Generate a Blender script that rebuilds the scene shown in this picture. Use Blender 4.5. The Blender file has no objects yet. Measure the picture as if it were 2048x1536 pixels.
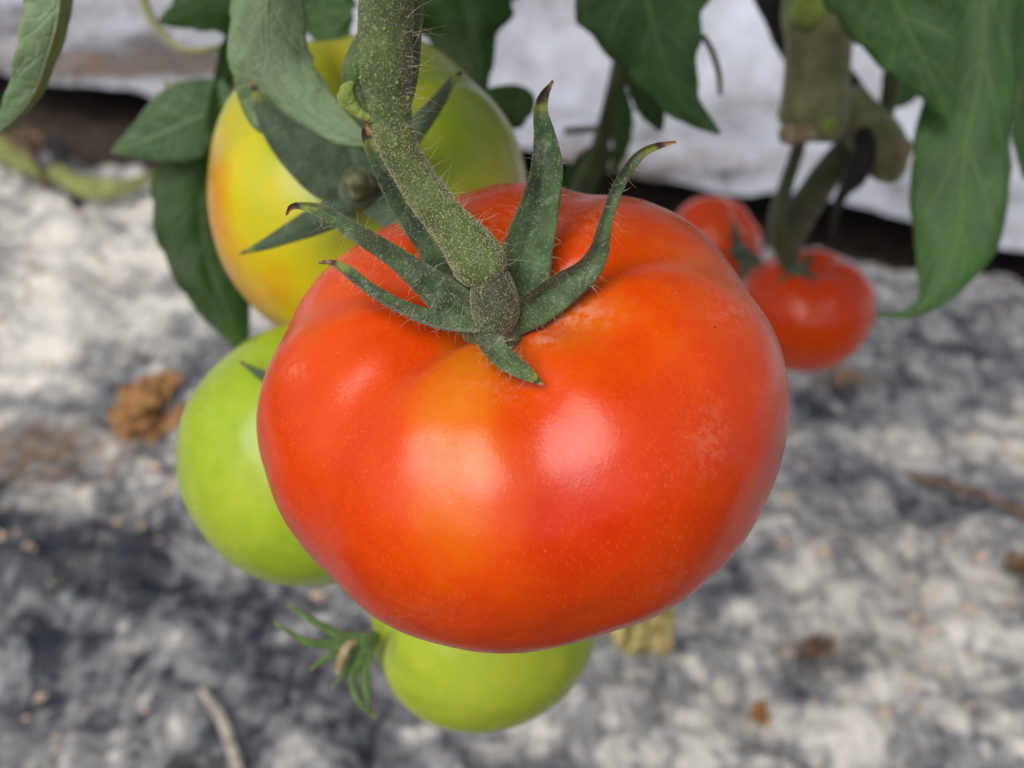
import bpy, math, random
import numpy as np
from mathutils import Matrix, Vector

R_ = math.radians
C = bpy.context.scene.collection
SC = bpy.context.scene
rng = np.random.default_rng(7)
random.seed(7)

# ------------------------------------------------------------------ camera
PITCH = R_(32.0)
CAM = np.array([0.0, 0.0, 0.45])
FWD = np.array([0.0, math.cos(PITCH), -math.sin(PITCH)])
UP = np.array([0.0, math.sin(PITCH), math.cos(PITCH)])
RIGHT = np.array([1.0, 0.0, 0.0])
FPX = 2048 * 35.0 / 36.0
cd = bpy.data.cameras.new('camera')
cd.lens = 35.0
cd.sensor_width = 36.0
cd.clip_start = 0.01
cd.clip_end = 200.0
cd.dof.use_dof = True
cd.dof.focus_distance = 0.142
cd.dof.aperture_fstop = 15.5
cam = bpy.data.objects.new('camera', cd)
cam.location = CAM
cam.rotation_euler = (math.pi / 2 - PITCH, 0, 0)
C.objects.link(cam)
SC.camera = cam

# ------------------------------------------------------------------ light
SUN_EL, SUN_AZ = R_(46), R_(-26)          # behind the camera, to its left, through bright overcast
sun_dir = np.array([math.sin(SUN_AZ) * math.cos(SUN_EL), -math.cos(SUN_AZ) * math.cos(SUN_EL), math.sin(SUN_EL)])
w = bpy.data.worlds.new('World')
SC.world = w
w.use_nodes = True
nt = w.node_tree
nt.nodes.clear()
sky = nt.nodes.new('ShaderNodeTexSky')
sky.sky_type = 'NISHITA'
sky.sun_disc = False
sky.sun_elevation = SUN_EL
sky.sun_rotation = math.atan2(sun_dir[0], sun_dir[1])
sky.dust_density = 4.0
hs = nt.nodes.new('ShaderNodeHueSaturation')
hs.inputs['Saturation'].default_value = 0.45
bg = nt.nodes.new('ShaderNodeBackground')
bg.inputs['Strength'].default_value = 0.054
wo = nt.nodes.new('ShaderNodeOutputWorld')
nt.links.new(sky.outputs[0], hs.inputs['Color'])
nt.links.new(hs.outputs[0], bg.inputs[0])
nt.links.new(bg.outputs[0], wo.inputs[0])
sl = bpy.data.lights.new('sun', 'SUN')
sl.energy = 1.5
sl.angle = R_(50)
sl.color = (1.0, 0.95, 0.88)
so = bpy.data.objects.new('sun', sl)
so.rotation_euler = Vector(sun_dir).to_track_quat('Z', 'Y').to_euler()
so.location = (-1, -1, 3)
C.objects.link(so)
SC.view_settings.view_transform = 'Standard'
SC.view_settings.look = 'None'
SC.view_settings.exposure = 0.69
SC.view_settings.gamma = 1.0

# ------------------------------------------------------------------ helpers
def P(px, py, d):
    """point seen at photo pixel (px, py) at depth d metres"""
    return CAM + FWD * d + RIGHT * ((px - 1024) / FPX * d) + UP * ((768 - py) / FPX * d)

def G(px, py, z=0.0):
    r = FWD + RIGHT * ((px - 1024) / FPX) + UP * ((768 - py) / FPX)
    return CAM + r * ((z - CAM[2]) / r[2])

def proj(V):
    q = V - CAM
    d = q @ FWD
    return 1024 + FPX * (q @ RIGHT) / d, 768 - FPX * (q @ UP) / d, d

def nrm(a):
    return a / np.maximum(np.linalg.norm(a, axis=-1, keepdims=True), 1e-12)

def hash3(ix, iy, iz, seed):
    h = (ix * 374761393 + iy * 668265263 + iz * 2147483647 + seed * 974711) & 0xffffffff
    h = ((h ^ (h >> 13)) * 1274126177) & 0xffffffff
    h = (h ^ (h >> 16)) & 0xffffffff
    return h / 4294967295.0

def vnoise(p, seed=0):
    p = np.asarray(p, float)
    if p.shape[-1] == 2:
        p = np.concatenate([p, np.zeros(p.shape[:-1] + (1,))], -1)
    i = np.floor(p).astype(np.int64)
    f = p - i
    f = f * f * f * (f * (f * 6 - 15) + 10)
    out = 0
    for dx in (0, 1):
        for dy in (0, 1):
            for dz in (0, 1):
                wgt = (f[..., 0] if dx else 1 - f[..., 0]) * (f[..., 1] if dy else 1 - f[..., 1]) * (f[..., 2] if dz else 1 - f[..., 2])
                out = out + wgt * hash3(i[..., 0] + dx, i[..., 1] + dy, i[..., 2] + dz, seed)
    return out

def fbm(p, octaves=4, seed=0, gain=0.5):
    a, s, tot = 1.0, 0.0, 0.0
    p = np.asarray(p, float)
    for k in range(octaves):
        s = s + a * (vnoise(p, seed + k) * 2 - 1)
        tot += a
        a *= gain
        p = p * 2.03 + 17.1
    return s / tot

def spline(pts, n):
    """Catmull-Rom through rows of pts, n samples evenly in arc of index"""
    p = np.asarray(pts, float)
    m = len(p)
    pe = np.vstack([2 * p[0] - p[1], p, 2 * p[-1] - p[-2]])
    seg = np.linalg.norm(np.diff(p[:, :2], axis=0), axis=1) + 1e-6
    cum = np.concatenate([[0], np.cumsum(seg)])
    s = np.linspace(0, cum[-1], n)
    k = np.clip(np.searchsorted(cum, s, 'right') - 1, 0, m - 2)
    t = ((s - cum[k]) / seg[k])[:, None]
    a, b, c, d = pe[k], pe[k + 1], pe[k + 2], pe[k + 3]
    return 0.5 * (2 * b + (c - a) * t + (2 * a - 5 * b + 4 * c - d) * t * t + (3 * b - a - 3 * c + d) * t ** 3)

def mesh_obj(name, V, F, mat, parent=None, loc=None, attrs=None, uv=None, smooth=True, kind=None, label=None):
    me = bpy.data.meshes.new(name)
    V = np.asarray(V, float)
    if loc is None:
        loc = np.array(parent.location) if parent is not None and 'world0' in parent else np.zeros(3)
    me.from_pydata((V - loc).tolist(), [], [tuple(int(i) for i in f) for f in F])
    me.validate()
    if smooth:
        me.polygons.foreach_set('use_smooth', [True] * len(me.polygons))
    if attrs:
        for k, a in attrs.items():
            at = me.attributes.new(k, 'FLOAT', 'POINT')
            at.data.foreach_set('value', np.asarray(a, np.float32))
    if uv is not None:
        l = me.uv_layers.new(name='UVMap')
        li = np.empty(len(me.loops), np.int32)
        me.loops.foreach_get('vertex_index', li)
        l.data.foreach_set('uv', np.asarray(uv, np.float32)[li].ravel())
    me.materials.append(mat)
    o = bpy.data.objects.new(name, me)
    C.objects.link(o)
    if parent is not None:
        o.parent = parent
        if 'world0' not in parent:            # parent is a mesh placed with verts relative to its thing
            pass
    else:
        o.location = loc
    if kind:
        o['kind'] = kind
    if label:
        o['label'] = label
    return o

def thing(name, label, cat, loc, group=None):
    o = bpy.data.objects.new(name, None)
    o.empty_display_size = 0.01
    o.location = loc
    o['label'] = label
    o['category'] = cat
    o['world0'] = 1
    if group:
        o['group'] = group
    C.objects.link(o)
    return o

def sub(name, V, F, mat, part, root, **k):
    """a sub-part: verts relative to the thing's location, parented to a part that sits at the thing's origin"""
    o = mesh_obj(name, V, F, mat, None, loc=np.array(root.location), **k)
    o.location = (0, 0, 0)
    o.parent = part
    return o

def grid_faces(nu, nv, closed=False, off=0):
    F = []
    for j in range(nv - 1):
        for i in range(nu if closed else nu - 1):
            i2 = (i + 1) % nu
            F.append((off + j * nu + i, off + j * nu + i2, off + (j + 1) * nu + i2, off + (j + 1) * nu + i))
    return F

def tube(c, r, seg=12, wob=0.0, seed=0, flute=0.0):
    """c: n x 3 centre line, r: n radii -> verts, faces, uv"""
    c = np.asarray(c, float)
    n = len(c)
    r = np.broadcast_to(np.asarray(r, float), (n,))
    T = nrm(np.gradient(c, axis=0))
    a = np.array([0.13, 0.21, 0.97]) if abs(T[0][2]) < 0.9 else np.array([0.97, 0.1, 0.2])
    X = nrm(np.cross(T[0], a))
    V, U = [], []
    for k in range(n):
        X = nrm(X - T[k] * (X @ T[k]))
        Y = np.cross(T[k], X)
        an = np.linspace(0, 2 * math.pi, seg, endpoint=False)
        rk = r[k] * (1 + flute * (np.cos(3 * an + k * .02) + .6 * np.cos(5 * an + 1.0 - k * .03)))[:, None]
        ring = c[k] + rk * (np.cos(an)[:, None] * X + np.sin(an)[:, None] * Y)
        V.append(ring)
        U.append(np.stack([an / (2 * math.pi), np.full(seg, k / (n - 1))], 1))
    V = np.concatenate(V)
    U = np.concatenate(U)
    if wob:
        cc = np.repeat(c, seg, 0)
        rr = np.repeat(r, seg)[:, None]
        V = cc + (V - cc) * (1 + wob * fbm(V / np.mean(r) * 0.8, 3, seed)[:, None])
    F = grid_faces(seg, n, True)
    V = np.vstack([V, c[:1], c[-1:]])
    U = np.vstack([U, [[0.5, 0]], [[0.5, 1]]])
    b0, b1 = len(V) - 2, len(V) - 1
    for i in range(seg):
        F.append((b0, (i + 1) % seg, i))
        F.append((b1, (n - 1) * seg + i, (n - 1) * seg + (i + 1) % seg))
    return V, F, U

def tube_px(pts, n=40, seg=14, **k):
    """rows px, py, depth, radius in px"""
    s = spline(pts, n)
    c = np.array([P(a[0], a[1], a[2]) for a in s])
    return tube(c, np.maximum(s[:, 3], 0.5) * s[:, 2] / FPX, seg, **k)

def join(parts):
    V, F, U, off = [], [], [], 0
    for v, f, u in parts:
        V.append(v); U.append(u)
        F += [tuple(i + off for i in q) for q in f]
        off += len(v)
    return np.vstack(V), F, np.vstack(U)

def blade(pts, n=44, m=15, roll=0.0, foldl=0.0, foldr=0.0, cup=0.0, thick=0.0003, serr=0.0, nserr=7, ripple=0.0, seed=0, twist=0.0, tipw=True, ridge=0.0):
    """leaf or sepal. rows: px, py, depth, half width +S side px, half width -S side px (going down the picture +S is left)"""
    s = spline(pts, n)
    c = np.array([P(a[0], a[1], a[2]) for a in s])
    T = nrm(np.gradient(c, axis=0))
    view = nrm(CAM - c)
    S = nrm(np.cross(T, view))
    N = nrm(np.cross(S, T))
    N = N * np.sign((N * view).sum(1))[:, None]
    v = np.linspace(0, 1, n)
    ang = roll + twist * v
    S2 = S * np.cos(ang)[:, None] + N * np.sin(ang)[:, None]
    N2 = N * np.cos(ang)[:, None] - S * np.sin(ang)[:, None]
    sc = s[:, 2] / FPX
    wl = np.maximum(s[:, 3], 0.6) * sc
    wr = np.maximum(s[:, 4], 0.6) * sc
    if serr:
        ph = (v * nserr) % 1.0
        tooth = np.where(ph < 0.8, ph / 0.8, (1 - ph) / 0.2)
        ph2 = (v * nserr * 0.83 + 0.37) % 1.0
        tooth2 = np.where(ph2 < 0.8, ph2 / 0.8, (1 - ph2) / 0.2)
        jj = 1 + 0.5 * serr * fbm(np.stack([v * 9, v * 0 + seed], 1), 2, seed)
        wl = wl * (1 - serr + serr * tooth * 1.4) * jj
        wr = wr * (1 - serr + serr * tooth2 * 1.4) * jj
    u = np.linspace(-1, 1, m)
    u = np.sign(u) * np.abs(u) ** 0.9
    top = np.zeros((n, m, 3))
    wm = 0.5 * (wl + wr)
    for i, uu in enumerate(u):
        ww = wl if uu > 0 else wr
        fo = foldl if uu > 0 else foldr
        lat = uu * ww * math.cos(fo)
        dep = -abs(uu) * ww * math.sin(fo) - cup * (uu ** 2) * wm
        if ripple:
            dep = dep + ripple * wm * (abs(uu) ** 0.8) * fbm(np.stack([v * 6, v * 0 + uu * 1.2], 1), 3, seed + 3)
            # lateral veins press pillows into the blade
            dep = dep + 0.10 * ripple * wm * np.abs(np.sin(math.pi * (v * 6 - abs(uu) * 1.3))) * min(1, abs(uu) * 4)
        if ridge:
            dep = dep + ridge * wm * math.exp(-(uu / 0.22) ** 2)
        top[:, i] = c + S2 * lat[:, None] + N2 * dep[:, None]
    Nn = np.repeat(N2[:, None], m, 1)
    th = thick * np.clip(1 - np.abs(u)[None, :, None] ** 6, 0.15, 1)
    bot = top - Nn * th
    V = np.vstack([top.reshape(-1, 3), bot.reshape(-1, 3)])
    off = n * m
    F = grid_faces(m, n)
    F += [(a + off, d + off, c_ + off, b + off) for a, b, c_, d in grid_faces(m, n)]
    for j in range(n - 1):
        for i in (0, m - 1):
            q = (j * m + i, (j + 1) * m + i, off + (j + 1) * m + i, off + j * m + i)
            F.append(q if i == 0 else q[::-1])
    for j in (0, n - 1):
        for i in range(m - 1):
            F.append((j * m + i, off + j * m + i, off + j * m + i + 1, j * m + i + 1))
    uv = np.stack(np.meshgrid(u * 0.5 + 0.5, v), -1).reshape(-1, 2)
    return V, F, np.vstack([uv, uv]), c, N2, s

def sample(V, F, n, seed=0, face=None):
    """n random surface points with normals"""
    r = np.random.default_rng(seed)
    Q = np.array([f if len(f) == 4 else (f[0], f[1], f[2], f[2]) for f in F])
    A, B, Cc, D = V[Q[:, 0]], V[Q[:, 1]], V[Q[:, 2]], V[Q[:, 3]]
    nn = np.cross(Cc - A, D - B)
    ar = np.linalg.norm(nn, axis=1)
    if face is not None:
        ar = ar * face(Q, (A + B + Cc + D) / 4, nrm(nn))
    k = r.choice(len(Q), n, p=ar / ar.sum())
    x, y = r.random((n, 1)), r.random((n, 1))
    p = (A[k] * (1 - x) + B[k] * x) * (1 - y) + (D[k] * (1 - x) + Cc[k] * x) * y
    return p, nrm(nn[k]), k

def hairs(p, n, length, rad, seed=0, segs=4, curl=0.5, lean=0.5):
    r = np.random.default_rng(seed)
    m = len(p)
    L = np.broadcast_to(np.asarray(length, float), (m,))[:, None]
    rd = np.broadcast_to(np.asarray(rad, float), (m,))[:, None]
    d = nrm(n + lean * r.normal(size=(m, 3)))
    side = nrm(np.cross(d, r.normal(size=(m, 3))))
    bend = np.cross(d, side)
    rings = []
    for k in range(segs + 1):
        t = k / segs
        c = p + d * L * t + bend * L * curl * t * t * r.uniform(-1, 1, (m, 1)) * (1 if k == 0 else 1) if k == 0 else None
        rings.append(c)
    cv = r.uniform(-1, 1, (m, 1))
    cw = r.uniform(-0.6, 0.6, (m, 1))
    V = np.zeros((m, segs + 1, 3, 3))
    for k in range(segs + 1):
        t = k / segs
        c = p - n * rd * 0.5 + d * L * t + bend * L * curl * cv * t * t + side * L * 0.25 * cw * math.sin(t * 4.5)
        rr = rd * (1 - 0.8 * t)
        for j in range(3):
            a = j * 2 * math.pi / 3
            V[:, k, j] = c + rr * (math.cos(a) * side + math.sin(a) * bend)
    V = V.reshape(-1, 3)
    base = (np.arange(m) * (segs + 1) * 3)[:, None]
    pat = []
    for k in range(segs):
        for j in range(3):
            j2 = (j + 1) % 3
            pat.append((k * 3 + j, k * 3 + j2, (k + 1) * 3 + j2, (k + 1) * 3 + j))
    F = (base[:, :, None] + np.array(pat)[None]).reshape(-1, 4)
    return V, F

def beads(p, n, rad, seed=0):
    """tiny eight-sided gland heads"""
    r = np.random.default_rng(seed)
    m = len(p)
    rd = (rad * r.uniform(0.55, 1.3, m))[:, None]
    o = np.array([(1, 0, 0), (-1, 0, 0), (0, 1, 0), (0, -1, 0), (0, 0, 1), (0, 0, -1)], float)
    V = (p + n * rd * 0.5)[:, None] + o[None] * rd[:, None]
    f = np.array([(0, 2, 4), (2, 1, 4), (1, 3, 4), (3, 0, 4), (2, 0, 5), (1, 2, 5), (3, 1, 5), (0, 3, 5)])
    F = ((np.arange(m) * 6)[:, None, None] + f[None]).reshape(-1, 3)
    return V.reshape(-1, 3), F

# ------------------------------------------------------------------ materials
class Mat:
    def __init__(s, name):
        s.m = bpy.data.materials.new(name)
        s.m.use_nodes = True
        s.t = s.m.node_tree
        s.t.nodes.clear()
        s.out = s.t.nodes.new('ShaderNodeOutputMaterial')
        s.b = s.t.nodes.new('ShaderNodeBsdfPrincipled')
        s.t.links.new(s.b.outputs[0], s.out.inputs[0])
    def n(s, typ, **k):
        o = s.t.nodes.new(typ)
        for a, v in k.items():
            setattr(o, a, v)
        return o
    def l(s, a, b):
        s.t.links.new(a, b)
    def coord(s, which='Object', scale=(1, 1, 1)):
        tc = s.n('ShaderNodeTexCoord')
        mp = s.n('ShaderNodeMapping')
        mp.inputs['Scale'].default_value = scale
        s.l(tc.outputs[which], mp.inputs[0])
        return mp.outputs[0]
    def noise(s, co, scale, detail=4, rough=0.55, dist=0.0):
        o = s.n('ShaderNodeTexNoise')
        o.inputs['Scale'].default_value = scale
        o.inputs['Detail'].default_value = detail
        o.inputs['Roughness'].default_value = rough
        o.inputs['Distortion'].default_value = dist
        s.l(co, o.inputs['Vector'])
        return o.outputs['Fac']
    def voro(s, co, scale, feature='F1', rnd=1.0):
        o = s.n('ShaderNodeTexVoronoi', feature=feature)
        o.inputs['Scale'].default_value = scale
        o.inputs['Randomness'].default_value = rnd
        s.l(co, o.inputs['Vector'])
        return o
    def ramp(s, fac, stops):
        o = s.n('ShaderNodeValToRGB')
        e = o.color_ramp.elements
        while len(e) < len(stops):
            e.new(0.5)
        for k, (pos, col) in enumerate(stops):
            e[k].position = pos
            e[k].color = (*col, 1) if not isinstance(col, (int, float)) else (col, col, col, 1)
        s.l(fac, o.inputs[0])
        return o.outputs[0]
    def mix(s, fac, a, b, blend='MIX'):
        o = s.n('ShaderNodeMix', data_type='RGBA', blend_type=blend)
        if isinstance(fac, (int, float)):
            o.inputs[0].default_value = fac
        else:
            s.l(fac, o.inputs[0])
        for v, i in ((a, 6), (b, 7)):
            if isinstance(v, tuple):
                o.inputs[i].default_value = (*v, 1)
            else:
                s.l(v, o.inputs[i])
        return o.outputs[2]
    def math(s, op, a, b=0.0, c=0.0, clamp=False):
        o = s.n('ShaderNodeMath', operation=op, use_clamp=clamp)
        for v, i in ((a, 0), (b, 1), (c, 2)):
            if isinstance(v, (int, float)):
                o.inputs[i].default_value = v
            else:
                s.l(v, o.inputs[i])
        return o.outputs[0]
    def step(s, v, a, b):
        o = s.n('ShaderNodeMapRange', interpolation_type='SMOOTHSTEP')
        s.l(v, o.inputs[0])
        o.inputs[1].default_value = a
        o.inputs[2].default_value = b
        return o.outputs[0]
    def attr(s, name):
        o = s.n('ShaderNodeAttribute', attribute_name=name)
        return o.outputs['Fac']
    def bump(s, h, strength, dist, prev=None):
        o = s.n('ShaderNodeBump')
        o.inputs['Strength'].default_value = strength
        o.inputs['Distance'].default_value = dist
        s.l(h, o.inputs['Height'])
        if prev is not None:
            s.l(prev, o.inputs['Normal'])
        return o.outputs[0]
    def set(s, **k):
        for a, v in k.items():
            i = s.b.inputs[a.replace('_', ' ')]
            if isinstance(v, (int, float)):
                i.default_value = v
            elif isinstance(v, tuple):
                i.default_value = (*v, 1) if len(v) == 3 and i.type == 'RGBA' else v
            else:
                s.l(v, i)

def mat_tomato(name, fine=True):
    m = Mat(name)
    co = m.coord('Object')
    rip = m.attr('ripeness')
    n1 = m.noise(co, 45, 4, 0.6)
    n2 = m.noise(co, 210, 3, 0.6)
    r = m.math('ADD', rip, m.math('MULTIPLY', m.math('SUBTRACT', n1, 0.5), 0.14))
    r = m.math('ADD', r, m.math('MULTIPLY', m.math('SUBTRACT', n2, 0.5), 0.16))
    st = m.noise(m.coord('Object', (1, 1, .22)), 150, 4, .6)
    r = m.math('ADD', r, m.math('MULTIPLY', m.math('SUBTRACT', st, 0.5), 0.12))
    col = m.ramp(r, [(0.0, (0.27, 0.42, 0.018)), (0.16, (0.43, 0.54, 0.05)), (0.32, (0.66, 0.55, 0.015)), (0.47, (0.70, 0.33, 0.012)),
                     (0.63, (0.72, 0.165, 0.003)), (0.80, (0.72, 0.072, 0.002)), (1.0, (0.60, 0.024, 0.002))])
    # lenticels: fine pale flecks, drawn out along the meridian on the lower half
    co2 = m.coord('Object', (1, 1, 0.33))
    v1 = m.voro(co2, 1500)
    fl = m.math('SUBTRACT', 1.0, m.step(v1.outputs['Distance'], 0.08, 0.42))
    msk = m.math('ADD', 0.35, m.math('MULTIPLY', m.step(m.noise(co, 130, 2), 0.36, 0.66), 0.65))
    fl = m.math('MULTIPLY', fl, m.math('MULTIPLY', msk, 0.33 if fine else 0.18))
    col = m.mix(fl, col, (0.80, 0.15, 0.035))
    v2 = m.voro(co, 640)
    sp = m.math('SUBTRACT', 1.0, m.step(v2.outputs['Distance'], 0.03, 0.11))
    dust = m.attr('dust')
    if fine:
        dd = m.math('MULTIPLY', sp, m.math('ADD', m.step(m.noise(co, 90, 3), 0.5, 0.75), dust))
        col = m.mix(m.math('MULTIPLY', dd, 0.55, clamp=True), col, (0.85, 0.62, 0.42))
        v3 = m.voro(co, 135)
        pin = m.math('SUBTRACT', 1.0, m.step(v3.outputs['Distance'], 0.022, 0.045))
        pin = m.math('MULTIPLY', pin, m.step(m.noise(co, 60, 2), 0.5, 0.56))
        col = m.mix(m.math('MULTIPLY', pin, 0.75), col, (0.10, 0.02, 0.01))
    if fine:
        for sc_, a_ in (((1, .18, .5), 260), ((.2, 1, .6), 300), ((.6, .5, .12), 280)):
            vv = m.voro(m.coord('Object', sc_), a_)
            scr = m.math('SUBTRACT', 1.0, m.step(vv.outputs['Distance'], 0.02, 0.07))
            scr = m.math('MULTIPLY', scr, m.step(m.noise(co, 75 + a_ * .1, 3), 0.56, 0.66))
            col = m.mix(m.math('MULTIPLY', scr, 0.6), col, (0.86, 0.50, 0.32))
    # dried spray residue and dust film
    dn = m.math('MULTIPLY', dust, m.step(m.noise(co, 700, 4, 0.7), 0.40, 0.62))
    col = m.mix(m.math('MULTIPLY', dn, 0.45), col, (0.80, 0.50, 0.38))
    ro = m.math('ADD', m.math('MULTIPLY', m.noise(co, 420, 3, .7), .10), m.math('ADD', 0.12, m.math('MULTIPLY', m.noise(co, 95, 5, 0.65), 0.16)))
    ro = m.math('ADD', ro, m.math('MULTIPLY', dn, 0.3))
    pore = m.math('SUBTRACT', 1.0, m.step(m.voro(co, 1500).outputs['Distance'], 0.1, 0.5))
    b1 = m.bump(pore, 0.05, 0.0002)
    b2 = m.bump(m.noise(co, 160, 5, 0.65), 0.07, 0.0012, b1)
    m.set(Base_Color=col, Roughness=ro, IOR=1.45, Specular_IOR_Level=0.52, Subsurface_Weight=0.18, Subsurface_Scale=0.003,
          Subsurface_Radius=(1.0, 0.35, 0.12), Sheen_Weight=0.04, Sheen_Roughness=0.35, Normal=b2)
    m.set(Sheen_Tint=(0.9, 0.85, 0.8))
    return m.m

def mat_stem(name, base, pale, speck=0.5, tip=None, scale=1.0, rough=0.62, dust=0.2, var=.4):
    m = Mat(name)
    co = m.coord('Object')
    n1 = m.noise(co, 160 * scale, 5, 0.65)
    col = m.mix(m.step(n1, 0.3, 0.72), tuple((1 - var) * x for x in base), tuple((1 + var) * x for x in base))
    v = m.voro(co, 1500 * scale)
    sp = m.math('SUBTRACT', 1.0, m.step(v.outputs['Distance'], 0.12, 0.36))
    sp = m.math('MULTIPLY', sp, m.math('MULTIPLY', m.step(m.noise(co, 240 * scale, 3), 0.35, 0.6), speck))
    col = m.mix(sp, col, pale)
    if tip:
        uv = m.n('ShaderNodeUVMap')
        sx = m.n('ShaderNodeSeparateXYZ')
        m.l(uv.outputs[0], sx.inputs[0])
        vv = m.math('ADD', sx.outputs[1], m.math('MULTIPLY', m.math('SUBTRACT', m.noise(co, 420, 3), 0.5), 0.14))
        col = m.mix(m.step(vv, tip - 0.10, tip - 0.02), col, (0.20, 0.24, 0.03))
        col = m.mix(m.step(vv, tip - 0.025, tip + 0.01), col, (0.035, 0.020, 0.014))
        dry = m.mix(m.step(m.noise(co, 800, 3), 0.4, 0.6), (0.15, 0.06, 0.03), (0.42, 0.21, 0.09))
        col = m.mix(m.step(vv, tip + 0.02, tip + 0.06), col, dry)
    dusty = m.step(m.noise(co, 330 * scale, 5, 0.75, 0.8), 0.50, 0.74)
    col = m.mix(m.math('MULTIPLY', dusty, dust), col, (0.36, 0.40, 0.33))
    b = m.bump(m.noise(co, 900 * scale, 4, 0.7), 0.7, 0.0006)
    b = m.bump(n1, 0.6, 0.0016, b)
    m.set(Base_Color=col, Roughness=rough, Specular_IOR_Level=0.35, Sheen_Weight=0.25, Sheen_Roughness=0.5, Subsurface_Weight=0.08, Subsurface_Scale=0.001, Normal=b)
    return m.m

def mat_leaf(name, base, vein, back, trans=0.35, sheen=0.2, fuzz=0.3, nlat=6.0, vein_amt=0.55, rough=0.5):
    m = Mat(name)
    co = m.coord('Object')
    uv = m.n('ShaderNodeUVMap')
    sx = m.n('ShaderNodeSeparateXYZ')
    m.l(uv.outputs[0], sx.inputs[0])
    au = m.math('ABSOLUTE', m.math('SUBTRACT', m.math('MULTIPLY', sx.outputs[0], 2.0), 1.0))
    mid = m.math('SUBTRACT', 1.0, m.step(au, 0.025, 0.08))
    ph = m.math('SUBTRACT', m.math('MULTIPLY', sx.outputs[1], nlat), m.math('MULTIPLY', au, 1.3))
    ph = m.math('ADD', ph, m.math('MULTIPLY', m.noise(co, 40, 2), 0.5))
    lat = m.math('ABSOLUTE', m.math('SUBTRACT', m.math('FRACT', ph), 0.5))
    lat = m.math('SUBTRACT', 1.0, m.step(lat, 0.02, 0.075))
    lat = m.math('MULTIPLY', lat, m.math('SUBTRACT', 1.0, m.step(au, 0.5, 0.95)))
    net = m.voro(co, 330, 'DISTANCE_TO_EDGE').outputs['Distance']
    nets = m.math('SUBTRACT', 1.0, m.step(net, 0.02, 0.14))
    vn = m.math('MAXIMUM', mid, m.math('MULTIPLY', lat, 0.75))
    n1 = m.noise(co, 55, 4, 0.6)
    col = m.mix(m.step(n1, 0.3, 0.7), tuple(0.75 * x for x in base), tuple(1.25 * x for x in base))
    col = m.mix(m.math('MULTIPLY', nets, 0.18), col, vein)
    col = m.mix(m.math('MULTIPLY', vn, vein_amt), col, vein)
    fz = m.math('MULTIPLY', m.step(m.noise(co, 900, 4, 0.75, 1.5), 0.52, 0.75), fuzz)
    col = m.mix(fz, col, (0.55, 0.62, 0.50))
    g = m.n('ShaderNodeNewGeometry')
    col = m.mix(g.outputs['Backfacing'], col, col)
    b = m.bump(m.math('ADD', m.math('MULTIPLY', vn, -1.0), m.math('MULTIPLY', nets, -0.25)), 0.35, 0.0012)
    b = m.bump(m.noise(co, 420, 4, 0.7), 0.35, 0.0006, b)
    m.set(Base_Color=col, Roughness=rough, Specular_IOR_Level=0.4, Sheen_Weight=sheen, Sheen_Roughness=0.4, Normal=b)
    tr = m.n('ShaderNodeBsdfTranslucent')
    m.l(m.mix(m.math('MULTIPLY', vn, 0.3), back, vein), tr.inputs[0])
    mx = m.n('ShaderNodeMixShader')
    mx.inputs[0].default_value = trans
    m.l(m.b.outputs[0], mx.inputs[1])
    m.l(tr.outputs[0], mx.inputs[2])
    m.l(mx.outputs[0], m.out.inputs[0])
    return m.m

def mat_plain(name, base, var=0.3, scale=120, rough=0.8, bump=0.4, bdist=0.002, alt=None):
    m = Mat(name)
    co = m.coord('Object')
    n1 = m.noise(co, scale, 6, 0.65)
    col = m.mix(m.step(n1, 0.3, 0.7), tuple((1 - var) * x for x in base), alt or tuple((1 + var) * x for x in base))
    m.set(Base_Color=col, Roughness=rough, Specular_IOR_Level=0.3, Normal=m.bump(n1, bump, bdist))
    return m.m

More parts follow.
